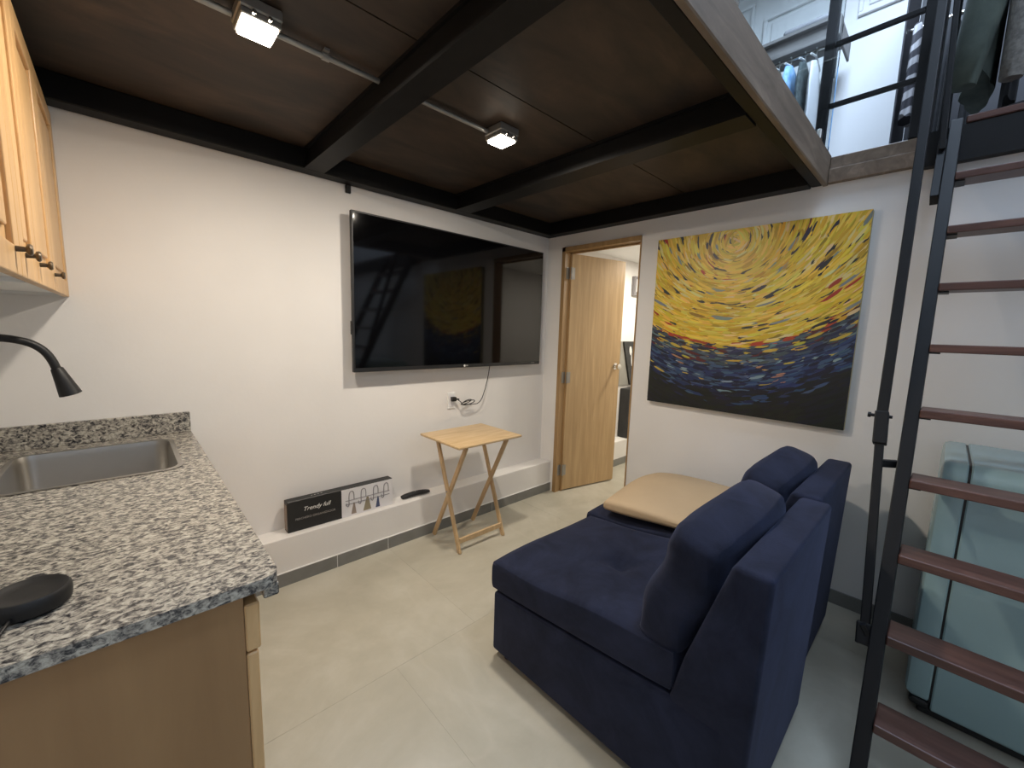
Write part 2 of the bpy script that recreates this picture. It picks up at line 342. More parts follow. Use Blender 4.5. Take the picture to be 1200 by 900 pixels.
# corridor contents
o = thing('menu_board', (1.42, -0.03, 0.85), 'dark slate board with a white spoon drawing seen through the doorway', 'board')
MB().box((1.235, -0.014, 0.86), (1.80, -0.002, 1.355), 0.003, 1).build('backing', M['slate2'], o)
MB().prism([(1.26, 1.355), (1.80, 1.355), (1.80, 0.86), (1.44, 0.86)], -0.034, -0.0145, 0.002, 'y', 1).build('board_face', M['slate'], o)
mb = MB()
def blob(cx, cz, a, c, y, rot=0, n=16):
    vs = [mb.bm.verts.new((cx + a * math.cos(2 * math.pi * k / n) * math.cos(rot) - c * math.sin(2 * math.pi * k / n) * math.sin(rot), y, cz + a * math.cos(2 * math.pi * k / n) * math.sin(rot) + c * math.sin(2 * math.pi * k / n) * math.cos(rot))) for k in range(n)]
    f = mb.bm.faces.new(vs); r = bmesh.ops.extrude_face_region(mb.bm, geom=[f])
    for v in r['geom']:
        if isinstance(v, bmesh.types.BMVert): v.co.y -= 0.001
blob(1.405, 1.25, 0.026, 0.052, -0.035, 0.25); blob(1.435, 1.15, 0.009, 0.075, -0.035, 0.15); blob(1.475, 1.10, 0.02, 0.03, -0.035)
mb.build('spoon_drawing', M['lettering'], o)
o = thing('storage_box', (1.45, -0.07, 0.272), 'tall dark grey box on the ledge below the slate board in the corridor', 'box')
MB().box((1.29, -0.125, 0.272), (1.62, -0.004, 0.83), 0.006, 2).build('body', M['slate'], o)
MB().box((1.40, -0.132, 0.29), (1.58, -0.124, 0.50), 0.004, 1).build('front_panel', M['black'], o)
o = thing('breaker_box', (1.45, -0.03, 1.9), 'small grey electrical box high on the corridor wall', 'electrical box')
MB().box((1.39, -0.045, 1.865), (1.53, -0.002, 2.07), 0.006, 2).build('housing', M['cardgrey'], o); MB().box((1.415, -0.052, 1.90), (1.505, -0.0445, 2.04), 0.003, 1).build('cover', M['white'], o); MB().box((1.445, -0.06, 1.93), (1.47, -0.0515, 1.97), 0.002, 1).build('breaker_switch', M['black'], o)

# ------------------------------------------------------------------ television
TX0, TX1, TZ0, TZ1 = -1.768, -0.156, 1.156, 2.084
tv = thing('television', ((TX0 + TX1) / 2, -0.05, TZ0), 'large black flat screen television mounted on the white wall', 'television')
MB().box((TX0, -0.088, TZ0), (TX1, -0.060, TZ1), 0.004, 2).box((TX0 + 0.12, -0.062, TZ0 + 0.05), (TX1 - 0.12, -0.04, TZ1 - 0.3), 0.01, 2).build('housing', M['black'], tv)
MB().box((TX0 + 0.010, -0.0895, TZ0 + 0.026), (TX1 - 0.010, -0.0875, TZ1 - 0.010)).build('screen', M['screen'], tv)
MB().box((TX0 - 0.004, -0.075, 1.38), (TX0 + 0.002, -0.055, 1.46), 0.002, 1).build('side_button', M['black'], tv)
MB().box((-1.25, -0.041, 1.35), (-1.18, -0.002, 1.85)).box((-0.75, -0.041, 1.35), (-0.68, -0.002, 1.85)).box((-1.3, -0.02, 1.45), (-0.62, -0.002, 1.5)).box((-1.3, -0.02, 1.70), (-0.62, -0.002, 1.75)).build('wall_mount', M['steel'], tv)
lg = MB().lathe([(0.0085, 0.0), (0.0085, -0.001)], (-0.955, -0.0884, TZ0 + 0.0135), 'y', 18).build('logo', M['lettering'], tv)
text('logo_lettering', 'LG', 0.016, (-0.933, -0.0886, TZ0 + 0.0135), (math.pi / 2, 0, 0), M['lettering'], tv)
text('model_lettering', 'ULTRA HD', 0.008, (-0.24, -0.0886, TZ0 + 0.0145), (math.pi / 2, 0, 0), M['dimprint'], tv)
# outlet and cable
o = thing('wall_outlet', (-1.0, -0.004, 0.84), 'white wall socket below the television', 'socket')
MB().box((-1.045, -0.008, 0.845), (-0.975, -0.001, 0.965), 0.003, 2).build('cover_plate', M['white'], o)
MB().box((-1.030, -0.011, 0.86), (-0.99, -0.0075, 0.95), 0.001, 1).build('socket_insert', M['cardwhite'], o)
pts = [(-0.985, -0.045, 0.918)]
for k in range(22):
    a = k / 21 * math.pi * 4.2; pts.append((-0.895 + 0.055 * math.cos(a + 2.6), -0.05 - 0.022 * math.sin(a * 0.5), 0.888 + 0.019 * math.sin(a + 2.6) - 0.012 * math.cos(a)))
pts += [(-0.835, -0.055, 0.868), (-0.80, -0.056, 0.870), (-0.765, -0.056, 0.895), (-0.735, -0.056, 0.96), (-0.712, -0.056, 1.04), (-0.692, -0.056, 1.12), (-0.686, -0.055, 1.20)]
def smooth_pts(p, it=2):
    for _ in range(it):
        q = [p[0]]
        for a, b in zip(p, p[1:]):
            a, b = Vector(a), Vector(b); q += [a * 0.75 + b * 0.25, a * 0.25 + b * 0.75]
        q.append(p[-1]); p = q
    return p
cb = thing('power_cable', (-0.9, -0.05, 0.86), 'thin black power cable looped from the wall socket up to the television', 'cable')
MB().tube(smooth_pts(pts, 1), 0.0032, 7).build('cord', M['black'], cb, 60)
MB().box((-1.022, -0.040, 0.902), (-0.985, -0.011, 0.934), 0.004, 2).tube([(-0.99, -0.03, 0.918), (-0.965, -0.042, 0.915)], 0.006, 8).build('plug', M['black'], cb)

# ------------------------------------------------------------------ painting
PY0, PY1, PZ0, PZ1 = -1.045, -2.160, 0.965, 2.075
pw, ph = PY0 - PY1, PZ1 - PZ0
pt = thing('painting', (-0.02, (PY0 + PY1) / 2, PZ0), 'square canvas painting of golden swirls over dark blue on the white wall', 'painting')
CU, CV = 0.44, 0.06
def bound(u): return 0.635 - 0.62 * (u - 0.44) ** 2
YEL = [(0.62, 0.43, 0.035), (0.72, 0.50, 0.07), (0.55, 0.36, 0.03), (0.78, 0.58, 0.10), (0.68, 0.45, 0.03), (0.72, 0.58, 0.25), (0.46, 0.29, 0.02), (0.76, 0.55, 0.06), (0.70, 0.50, 0.07), (0.66, 0.42, 0.02)]
ACC = [(0.015, 0.02, 0.035), (0.03, 0.04, 0.035), (0.20, 0.26, 0.25), (0.36, 0.035, 0.02), (0.28, 0.18, 0.02), (0.02, 0.02, 0.045), (0.02, 0.025, 0.03)]
BAND = [(0.018, 0.025, 0.06), (0.07, 0.11, 0.14), (0.13, 0.19, 0.21), (0.50, 0.37, 0.05), (0.10, 0.02, 0.02), (0.03, 0.04, 0.10), (0.06, 0.09, 0.10), (0.02, 0.02, 0.03), (0.03, 0.04, 0.07), (0.05, 0.07, 0.08)]
NAV = [(0.010, 0.016, 0.055), (0.016, 0.030, 0.10), (0.022, 0.05, 0.13), (0.008, 0.011, 0.03), (0.05, 0.09, 0.17)]
BLK = [(0.006, 0.009, 0.008), (0.010, 0.014, 0.010), (0.008, 0.010, 0.018)]
def shade(u, v, acc=True):
    b = bound(u); j = R.gauss(0, 0.012); e = v + j - b
    if e < 0:
        if acc and R.random() < 0.085: return R.choice(ACC)
        if e > -0.02 and R.random() < 0.35: return (0.40, 0.05, 0.02)
        return R.choice(YEL)
    if e < 0.10:
        return R.choice(BAND) if acc else (0.04, 0.05, 0.09)
    if e < 0.235:
        if acc and R.random() < 0.06: return R.choice([(0.5, 0.36, 0.06), (0.35, 0.2, 0.12), (0.2, 0.28, 0.34)])
        return R.choice(NAV)
    return R.choice(NAV if R.random() < max(0.0, 0.5 - (e - 0.25) * 5) else BLK)
def P3(u, v, off): return Vector((-0.0385 - off, PY0 - u * pw, PZ1 - v * ph))
MB().box((-0.038, PY1, PZ0), (-0.002, PY0, PZ1), 0.003, 2).build('canvas', M['fascia'] if False else mat('canvas_edge', (0.42, 0.36, 0.20), 0.7), pt)
bm = bmesh.new(); cl = bm.loops.layers.color.new('Col')
def lin2(c): return (*c, 1)
N = 44
def s2l(c): return tuple((x + 0.055) / 1.055 for x in c)
def lin_to_srgb(x): return 12.92 * x if x <= 0.0031308 else 1.055 * x ** (1 / 2.4) - 0.055
def setcol(f, c, jit=0.0):
    cc = tuple(min(1, max(0, lin_to_srgb(x))) for x in c)
    for l in f.loops: l[cl] = (*cc, 1)
grid = [[bm.verts.new(P3(i / N, j / N, 0.0003)) for i in range(N + 1)] for j in range(N + 1)]
for j in range(N):
    for i in range(N):
        f = bm.faces.new((grid[j][i], grid[j + 1][i], grid[j + 1][i + 1], grid[j][i + 1])); setcol(f, shade((i + .5) / N, (j + .5) / N, False))
NS = 6500
for k in range(NS):
    u, v = R.random(), R.random() ** 0.95
    rr = math.hypot(u - CU, (v - CV))
    c0v = CV - 0.75 * max(0.0, rr - 0.16)            # wider rings have higher centres, so they flatten out
    ang = math.atan2(v - c0v, u - CU)
    e = v - bound(u)
    tu, tv_ = -math.sin(ang), math.cos(ang)
    if e > 0: tu, tv_ = 1.0, -1.15 * (u - CU)
    if tu < 0: tu, tv_ = -tu, -tv_
    q = math.hypot(tu, tv_); tu, tv_ = tu / q, tv_ / q
    tu2 = tu + R.gauss(0, 0.05); tv2 = tv_ + R.gauss(0, 0.05)
    c = shade(u, v)
    L = R.uniform(0.024, 0.056) * (0.8 if e > 0 else 1); W = R.uniform(0.0035, 0.0080)
    if c in ACC: L *= 1.1; W *= 1.25
    if e > 0.25: L *= 1.3; W *= 1.5
    pts = []
    curv = (0.5 / max(rr, 0.10)) if e <= 0 else 0.9
    off = 0.0005 + 0.0014 * k / NS
    def at(s_, w_):
        uu = u + tu2 * L * s_ - tv2 * W * w_; vv = v + tv2 * L * s_ + tu2 * W * w_
        # bend along the arc
        nu, nv = (CU - u) / max(rr, 1e-3), (CV - v) / max(rr, 1e-3)
        bd = (L * s_) ** 2 * curv
        return min(1, max(0, uu + nu * bd)), min(1, max(0, vv + nv * bd))
    for s_, w_ in ((-1, 0.15), (-.65, -.8), (0, -1), (.6, -.75), (1, 0), (.6, .8), (0, 1), (-.65, .75)):
        a_, b_ = at(s_, w_); pts.append(P3(a_, b_, off))
    try:
        f = bm.faces.new([bm.verts.new(p) for p in pts]); setcol(f, tuple(x * R.uniform(0.86, 1.12) for x in c))
    except ValueError: pass
for v in bm.verts: v.co -= pt.location
me = bpy.data.meshes.new('brushwork'); bm.to_mesh(me); bm.free(); me.materials.append(M['paint'])
for a in me.color_attributes: me.color_attributes.active_color = a
o = bpy.data.objects.new('brushwork', me); COL.objects.link(o); o.parent = pt

# ------------------------------------------------------------------ kitchen: lower unit, worktop, sink, tap
CX, CYF, CZ = -2.540, -1.5635, 0.90
cab = thing('base_cabinet', (-2.9, -0.78, 0), 'brown wooden base cabinet carrying the granite worktop', 'cabinet')
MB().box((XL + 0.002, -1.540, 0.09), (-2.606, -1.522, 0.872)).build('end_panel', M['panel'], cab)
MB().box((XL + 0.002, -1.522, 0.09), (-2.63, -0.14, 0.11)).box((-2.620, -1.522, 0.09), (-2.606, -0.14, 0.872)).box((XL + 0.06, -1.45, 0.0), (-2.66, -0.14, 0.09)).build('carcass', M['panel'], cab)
for k in range(3):
    ya, yb = -1.545 + k * 0.468, -1.545 + (k + 1) * 0.468 - 0.004
    dr = MB().box((-2.605, ya, 0.735), (-2.578, yb, 0.842), 0.003, 1).build('drawer', M['maple'], cab)
    MB().tube([(-2.578, (ya + yb) / 2, 0.795), (-2.556, (ya + yb) / 2, 0.795)], [0.005, 0.012], 10).build('drawer_knob', M['bronze'], dr)
    dr = MB().box((-2.605, ya, 0.095), (-2.583, yb, 0.730), 0.003, 1).build('cabinet_door', M['maple'], cab)
    MB().tube([(-2.583, yb - 0.05, 0.66), (-2.561, yb - 0.05, 0.66)], [0.005, 0.012], 10).build('door_knob', M['bronze'], dr)
wt = thing('countertop', (-2.9, -0.8, 0.86), 'grey speckled granite worktop with a short upstand at the wall', 'worktop')
SX0, SX1, SY0, SY1 = -3.075, -2.632, -0.625, -0.140
def rrect(x0, x1, y0, y1, r, n=6):
    P = []
    for cx, cy, a0 in ((x1 - r, y1 - r, 0), (x0 + r, y1 - r, 90), (x0 + r, y0 + r, 180), (x1 - r, y0 + r, 270)):
        for k in range(n + 1):
            a = math.radians(a0 + 90 * k / n); P.append((cx + r * math.cos(a), cy + r * math.sin(a)))
    return P
bm = bmesh.new()
X0 = XL + 0.002
outer = [(X0, -0.003), (X0, CYF)] + [(CX - 0.03 + 0.03 * math.cos(math.radians(a)), CYF + 0.03 + 0.03 * math.sin(math.radians(a))) for a in (270, 300, 330, 360)] + [(CX, -0.003)]
hole = rrect(SX0, SX1, SY0, SY1, 0.05)
def slab(zt, zb, bm):
    es = []
    L = {}
    for key, poly in (('o', outer), ('h', hole)):
        vs = [bm.verts.new((x, y, zt)) for x, y in poly]; L[key] = vs
        es += [bm.edges.new((vs[k], vs[(k + 1) % len(vs)])) for k in range(len(vs))]
    r = bmesh.ops.triangle_fill(bm, edges=es, use_beauty=True)
    fs = [f for f in r['geom'] if isinstance(f, bmesh.types.BMFace)]
    ex = bmesh.ops.extrude_face_region(bm, geom=fs)
    for v in ex['geom']:
        if isinstance(v, bmesh.types.BMVert): v.co.z = zb
slab(CZ, CZ - 0.026, bm)
mb = MB(); mb.merge(bm)
mb.build('slab', M['granite'], wt)
MB().box((CX - 0.030, CYF + 0.014, CZ - 0.056), (CX - 0.0005, -0.003, CZ - 0.0265), 0.003, 1).build('front_edge', M['granite'], wt)
MB().box((X0, -0.022, CZ + 0.0005), (CX - 0.001, -0.002, 0.9965), 0.002, 1).build('upstand', M['granite'], wt)
MB().box((X0, CYF, CZ + 0.0005), (X0 + 0.02, -0.0225, 0.9965), 0.002, 1).build('upstand', M['granite'], wt)
sk = thing('sink', (-2.85, -0.38, 0.72), 'stainless steel sink basin set into the granite worktop', 'sink')
mb = MB(); rings = []
for ins, z, r in ((-0.014, CZ + 0.0025, 0.06), (-0.012, CZ + 0.004, 0.058), (0.002, CZ + 0.003, 0.05), (0.006, CZ - 0.02, 0.05), (0.012, 0.76, 0.05), (0.02, 0.735, 0.05), (0.045, 0.722, 0.05)):
    rings.append([mb.bm.verts.new((x, y, z)) for x, y in rrect(SX0 + ins, SX1 - ins, SY0 + ins, SY1 - ins, r, 8)])
mb.skin(rings, False); mb.bm.faces.new(rings[-1])
mb.build('basin', M['stainless'], sk, 50)
MB().lathe([(0.042, 0.003), (0.036, 0.005), (0.03, 0.001), (0.005, 0.001)], (-2.85, -0.38, 0.722), 'z', 24).build('drain', M['chrome'], sk, 40)
fc = thing('kitchen_tap', (-3.165, -0.35, CZ), 'matt black gooseneck kitchen tap over the sink', 'tap')
MB().lathe([(0.028, 0.0005), (0.028, 0.012), (0.022, 0.02), (0.020, 0.10), (0.016, 0.11)], (-3.165, -0.35, CZ), 'z', 20).build('base', M['matteblack'], fc, 40)
sp = [(-3.165, -0.35, 1.0), (-3.165, -0.35, 1.15), (-3.163, -0.35, 1.26), (-3.145, -0.35, 1.32), (-3.11, -0.35, 1.348), (-3.065, -0.35, 1.357), (-3.02, -0.35, 1.352), (-2.98, -0.35, 1.338), (-2.953, -0.35, 1.313), (-2.937, -0.35, 1.28), (-2.928, -0.35, 1.245)]
MB().tube(smooth_pts(sp, 2), 0.0125, 14).build('spout', M['matteblack'], fc, 60)
hd = Vector((0.29, 0, -1)).normalized(); a = Vector((-2.929, -0.35, 1.252))
MB().tube([a, a + hd * 0.004, a + hd * 0.05, a + hd * 0.10, a + hd * 0.102], [0.013, 0.0165, 0.023, 0.0305, 0.026], 20).build('spray_head', M['matteblack'], fc, 40)
MB().tube([(-3.165, -0.37, 0.975), (-3.165, -0.40, 0.985), (-3.165, -0.455, 1.01)], [0.010, 0.008, 0.006], 10).build('lever', M['matteblack'], fc, 50)
# round device on the counter
o = thing('smart_speaker', (-2.908, -1.392, CZ), 'small round black speaker puck with a cable lying on the granite worktop', 'speaker')
MB().lathe([(0.048, 0.0005), (0.054, 0.006), (0.0555, 0.020), (0.0545, 0.030), (0.051, 0.0345), (0.047, 0.0345), (0.043, 0.0315), (0.02, 0.0305), (0.002, 0.0305)], (-2.908, -1.392, CZ), 'z', 40).build('body', M['matteblack'], o, 40)
MB().tube(smooth_pts([(-2.925, -1.445, CZ + 0.012), (-2.927, -1.465, CZ + 0.013), (-2.935, -1.485, CZ + 0.006), (-2.955, -1.50, CZ + 0.0035), (-3.0, -1.505, CZ + 0.0035), (-3.08, -1.46, CZ + 0.0035), (-3.19, -1.44, CZ + 0.0035)], 2), 0.0028, 8).build('cable', M['matteblack'], o, 60)
# wall cabinets
UX = -2.900; UZ = 1.512; UT = 2.205
units = [([(-0.480, -0.004, -0.475), (-0.855, -0.484, -0.815)], 'maple wall cabinet in the corner against the television wall'),
         ([(-1.105, -0.859, -1.04), (-1.50, -1.109, -1.165)], 'maple wall cabinet beside the corner one, cut by the photo edge')]
for doors, lab in units:
    ya, yb = doors[-1][0] - 0.002, doors[0][1]
    u = thing('wall_cabinet', (-3.08, (ya + yb) / 2, UZ), lab, 'cabinet', 'maple wall cabinets')
    MB().box((XL + 0.002, ya, UZ), (UX - 0.022, ya + 0.016, UT)).box((XL + 0.002, yb - 0.016, UZ), (UX - 0.022, yb, UT)).box((XL + 0.002, ya + 0.016, UT - 0.016), (UX - 0.022, yb - 0.016, UT)).box((XL + 0.002, ya + 0.016, UZ + 0.012), (UX - 0.022, yb - 0.016, UZ + 0.028)).build('carcass', M['white'], u)
    for (a_, b_, ky) in doors:
        dd = MB(); F = 0.06
        dd.box((UX - 0.021, a_, UZ), (UX, a_ + F, UT), 0.003, 2).box((UX - 0.021, b_ - F, UZ), (UX, b_, UT), 0.003, 2)
        dd.box((UX - 0.021, a_ + F, UT - F), (UX, b_ - F, UT), 0.003, 2).box((UX - 0.021, a_ + F, UZ), (UX, b_ - F, UZ + F), 0.003, 2).box((UX - 0.018, a_ + F - .004, UZ + F - .004), (UX - 0.010, b_ - F + .004, UT - F + .004)).box((UX - 0.012, a_ + F + .03, UZ + F + .03), (UX - 0.003, b_ - F - .03, UT - F - .03), 0.006, 2)
        dm = dd.build('cabinet_door', M['maple'], u)
        MB().lathe([(0.006, 0.0005), (0.005, 0.014), (0.011, 0.017), (0.012, 0.021), (0.009, 0.024)], (UX, ky, UZ + 0.052), 'x', 16).build('knob', M['bronze'], dm, 40)

# ------------------------------------------------------------------ ceiling lamps and conduit
for (lx, ly, lw, lab) in ((-2.405, -0.985, LAMP_W[0], 'lit square ceiling lamp on the conduit above the kitchen side'), (-1.44, -0.985, LAMP_W[1], 'lit square ceiling lamp at the end of the conduit, before the television')):
    L = thing('ceiling_lamp', (lx, ly, 2.27), lab, 'lamp', 'square lamps under the loft')
    MB().box((lx - 0.055, ly - 0.06, 2.302), (lx + 0.055, ly + 0.055, 2.334), 0.004, 1).build('mounting_box', M['raw'], L)
    MB().box((lx - 0.052, ly - 0.056, 2.284), (lx + 0.052, ly + 0.050, 2.3015), 0.003, 1).build('housing', M['raw'], L)
    MB().box((lx - 0.044, ly - 0.050, 2.275), (lx + 0.044, ly + 0.045, 2.2835), 0.003, 1).build('lens', M['bulb'], L)
    for q in (-0.02, 0.02): MB().tube([(lx + q, ly - 0.0565, 2.293), (lx + q, ly - 0.068, 2.293)], 0.006, 8).build('screw', M['chrome'], L)
    al = area('lamp_light', (lx, ly - 0.002, 2.272), (0, 0, 0), 0.085, 0.09, lw, WARM); al.parent = L; al.location = Vector((lx, ly - 0.002, 2.272)) - L.location
cd = thing('conduit', (-2.0, -0.955, 2.31), 'thin grey metal conduit on the dark ceiling linking the lamps', 'conduit')
MB().tube([(XL, -0.955, 2.316), (-2.462, -0.955, 2.316)], 0.009, 10).tube([(-2.348, -0.955, 2.316), (-2.012, -0.955, 2.316)], 0.009, 10).tube([(-1.908, -0.955, 2.316), (-1.497, -0.955, 2.316)], 0.009, 10).build('pipe', M['raw'], cd, 60)
for x in (-2.2, -1.89, -2.7):
    MB().lathe([(0.0125, -0.012), (0.0125, 0.012)], (x, -0.955, 2.316), 'x', 12).box((x - 0.008, -0.975, 2.326), (x + 0.008, -0.935, 2.334)).build('clip', M['raw'], cd)

# ------------------------------------------------------------------ folding tray table
tt = thing('tray_table', (-1.095, -0.34, 0), 'small pine folding tray table with crossed legs by the ledge', 'table')
ZT = 0.738
MB().box((-1.358, -0.585, ZT - 0.016), (-0.835, -0.147, ZT), 0.006, 2).build('tabletop', M['pine'], tt, 40)
for sx in (-1.268, -0.895):
    xo = 0.014 if sx < -1.1 else -0.014
    MB().bar((sx, -0.485, 0.0), (sx, -0.22, ZT - 0.033), 0.016, 0.030, 0.003, (0, 1, 0.2)).build('leg', M['pineleg'], tt)
    MB().bar((sx + xo * 1.2, -0.160, 0.0), (sx + xo * 1.2, -0.515, ZT - 0.033), 0.016, 0.030, 0.003, (0, 1, -0.2)).build('leg', M['pineleg'], tt)
    MB().tube([(sx - 0.012, -0.345, 0.374), (sx + xo + 0.012, -0.345, 0.374)], 0.006, 8).build('pivot_bolt', M['raw'], tt)
MB().bar((-1.26, -0.466, 0.075), (-0.90, -0.466, 0.075), 0.016, 0.034, 0.003).build('stretcher', M['pineleg'], tt)
MB().bar((-1.30, -0.22, ZT - 0.025), (-0.865, -0.22, ZT - 0.025), 0.03, 0.018, 0.003).build('top_rail', M['pineleg'], tt)
MB().bar((-1.30, -0.515, ZT - 0.025), (-0.865, -0.515, ZT - 0.025), 0.03, 0.018, 0.003).build('top_rail', M['pineleg'], tt)

# ------------------------------------------------------------------ things on the ledge
bx = thing('product_box', (-1.84, -0.07, 0.272), 'flat black carton with a white picture of a hook rack on the ledge', 'box')
BX0, BX1, BZ0, BZ1, BY0, BY1 = -2.155, -1.528, 0.2725, 0.452, -0.088, -0.030
MB().box((BX0, BY0, BZ0), (BX1, BY1, BZ1), 0.003, 1).build('carton', M['black'], bx)
BF = BY0 - 0.0012
MB().box((BX0 - 0.0015, BY0 + 0.006, BZ0 + 0.012), (BX0 + 0.001, BY1 - 0.006, BZ1 - 0.02)).build('end_flap', M['cardbrown'], bx)
MB().box((-1.858, BF, BZ0 + 0.001), (BX1 - 0.001, BY0 + 0.0008, BZ1 - 0.004)).build('picture_panel', M['cardwhite'], bx)
text('lettering', 'Trendy full', 0.034, (-2.0, BF, 0.392), (math.pi / 2, 0, 0), M['lettering'], bx, shear=0.35)
text('lettering', 'PERCHERO ORGANIZADOR', 0.0175, (-2.005, BF, 0.342), (math.pi / 2, 0, 0), M['dimprint'], bx)
text('lettering', '- - - -', 0.03, (-1.99, -0.058, BZ1 + 0.0008), (0, 0, 0), M['lettering'], bx)
pr = MB(); yy = BF - 0.0015
pr.tube([(-1.835, yy, 0.375), (-1.55, yy, 0.375)], 0.002, 6); pr.tube([(-1.835, yy, 0.352), (-1.55, yy, 0.352)], 0.002, 6)
for hx_ in (-1.80, -1.725, -1.645, -1.575):
    pr.tube(smooth_pts([(hx_ - 0.014, yy, 0.345), (hx_ - 0.014, yy, 0.415), (hx_ - 0.006, yy, 0.430), (hx_ + 0.010, yy, 0.430), (hx_ + 0.017, yy, 0.415), (hx_ + 0.017, yy, 0.375)], 2), 0.0025, 6)
    pr.tube(smooth_pts([(hx_ - 0.014, yy, 0.35), (hx_ - 0.02, yy, 0.335), (hx_ - 0.03, yy, 0.345), (hx_ - 0.03, yy, 0.36)], 1), 0.0025, 6)
pr.build('hook_rack_drawing', M['cardgrey'], bx)
for cx_, wd, ht, mk in ((-1.785, 0.016, 0.07, 'cardbrown'), (-1.700, 0.026, 0.085, 'cardtan'), (-1.63, 0.014, 0.07, 'cardblue')):
    q = MB(); q.prism([(cx_ - wd, BZ0 + 0.012), (cx_ + wd, BZ0 + 0.012), (cx_ + wd * .35, BZ0 + 0.012 + ht), (cx_ - wd * .1, BZ0 + 0.014 + ht)], BF - 0.0012, BF + 0.0005, 0, 'y'); q.build('garment_drawing', M[mk], bx)
rm = thing('remote_control', (-1.33, -0.075, 0.272), 'black remote control lying on the white ledge', 'remote control')
rm.rotation_euler = (0, 0, 0)
rb = MB(); rings = []
for s_ in range(13):
    t = s_ / 12; x = -1.445 + 0.205 * t; y = -0.060 - 0.012 * t; hw = 0.021 * (1 - 0.35 * max(0, t - .55) - 0.2 * (abs(2 * t - 1) ** 8)); hh = 0.013 * (1 - 0.35 * (abs(2 * t - 1) ** 4)); zc = 0.2865 + 0.008 * math.sin(t * math.pi)
    rings.append([rb.bm.verts.new((x, y + hw * math.copysign(abs(math.cos(a)) ** 0.6, math.cos(a)), zc + hh * math.copysign(abs(math.sin(a)) ** 0.7, math.sin(a)))) for a in [2 * math.pi * k / 16 for k in range(16)]])
rb.skin(rings); rb.build('body', M['matteblack'], rm, 60)
for k in range(5):
    t = 0.2 + k * 0.14; MB().lathe([(0.005, 0), (0.004, 0.003)], (-1.445 + 0.205 * t, -0.060 - 0.012 * t, 0.2985 + 0.008 * math.sin(t * math.pi)), 'z', 10).build('button', M['dimprint'] if k == 2 else M['black'], rm)

# ------------------------------------------------------------------ sofa modules
def tilt(y): return 0.075 * max(0.0, min(1.0, (-1.24 - y) / 0.80))     # the seat rises towards the back
def sofa(x0, x1, yo, lab):
    s = thing('sofa_module', ((x0 + x1) / 2, -1.75 + yo, 0), lab, 'sofa', 'navy sofa modules')
    e = 0.012
    b = MB(); b.prism([(-1.252 + yo, 0.035), (-1.252 + yo, 0.306), (-2.05 + yo, 0.377), (-2.20 + yo, 0.377), (-2.20 + yo, 0.035)], x0, x1, 0.014, 'x'); b.build('base', M['navy'], s, 40)
    # backrest: wedge, thick at the seat and narrow on top
    b = MB(); b.prism([(-2.032 + yo, 0.022), (-2.036 + yo, 0.37), (-2.07 + yo, 0.52), (-2.172 + yo, 0.848), (-2.268 + yo, 0.848), (-2.246 + yo, 0.022)], x0 + 0.001, x1 - 0.001, 0.016, 'x', 4); b.build('backrest', M['navy'], s, 40)
    # seat cushion
    def fn(co, p):
        u, v = p.x, p.y
        dz = 0
        if p.z > 0:
            r2 = ((u) / 0.20) ** 2 + ((v + 0.02) / 0.20) ** 2
            dz -= 0.026 * math.exp(-r2 * 2.2)
            dz += 0.006 * math.sin(3.1 * u + 2.2 * v) + 0.004 * math.sin(5 * v - 3 * u)
            dz -= 0.010 * math.exp(-((u - v) / 0.10) ** 2) * math.exp(-r2 * 0.35) + 0.010 * math.exp(-((u + v) / 0.10) ** 2) * math.exp(-r2 * 0.35)
        co = co.copy(); co.z += dz * max(0, p.z) + tilt(co.y - yo); return co
    bb = puffy((x0 - 0.004, -2.050 + yo, 0.308), (x1 + 0.0, -1.232 + yo, 0.447), 26, 0.86, 4.0, 2, fn, 0.012, 0.015)
    c = MB(); c.merge(bb); c.build('seat_cushion', M['navy'], s, 80)
    # loose back cushion leaning on the backrest
    ang = math.radians(-17)
    def fn2(co, p):
        co = co.copy()
        co.z += 0.010 * math.sin(4 * p.x + 1.3) * (p.z > 0.3) - 0.040 * (abs(p.x) ** 4) * max(0, p.z)
        co.y += 0.008 * math.sin(5 * p.z + 3 * p.x)
        # wrinkles near the upper corners
        co.y += 0.006 * math.sin(22 * p.x + 15 * p.z) * max(0, abs(p.x) - 0.45) * max(0, p.z)
        return co
    W = (x1 - x0)
    bb = puffy((-W / 2 + 0.002, -0.100, 0.0), (W / 2 - 0.002, 0.100, 0.420), 24, 0.60, 3.0, 1, fn2, 0.03, 0.03)
    m4 = Matrix.Translation(((x0 + x1) / 2, -1.968 + yo, 0.497)) @ Matrix.Rotation(-ang, 4, 'X')
    for v in bb.verts: v.co = m4 @ v.co
    c = MB(); c.merge(bb); c.build('back_cushion', M['navy'], s, 80)
    for fx in (x0 + 0.05, x1 - 0.05):
        for fy in (-1.31 + yo, -2.18 + yo): MB().lathe([(0.02, 0.0), (0.022, 0.037)], (fx, fy, 0), 'z', 14).build('foot', M['black'], s)
    return s
sofa(-1.652, -0.936, 0.0, 'navy blue armless sofa module with an empty tufted seat')
sofa(-0.926, -0.215, 0.035, 'navy blue armless sofa module holding the beige folded throw')
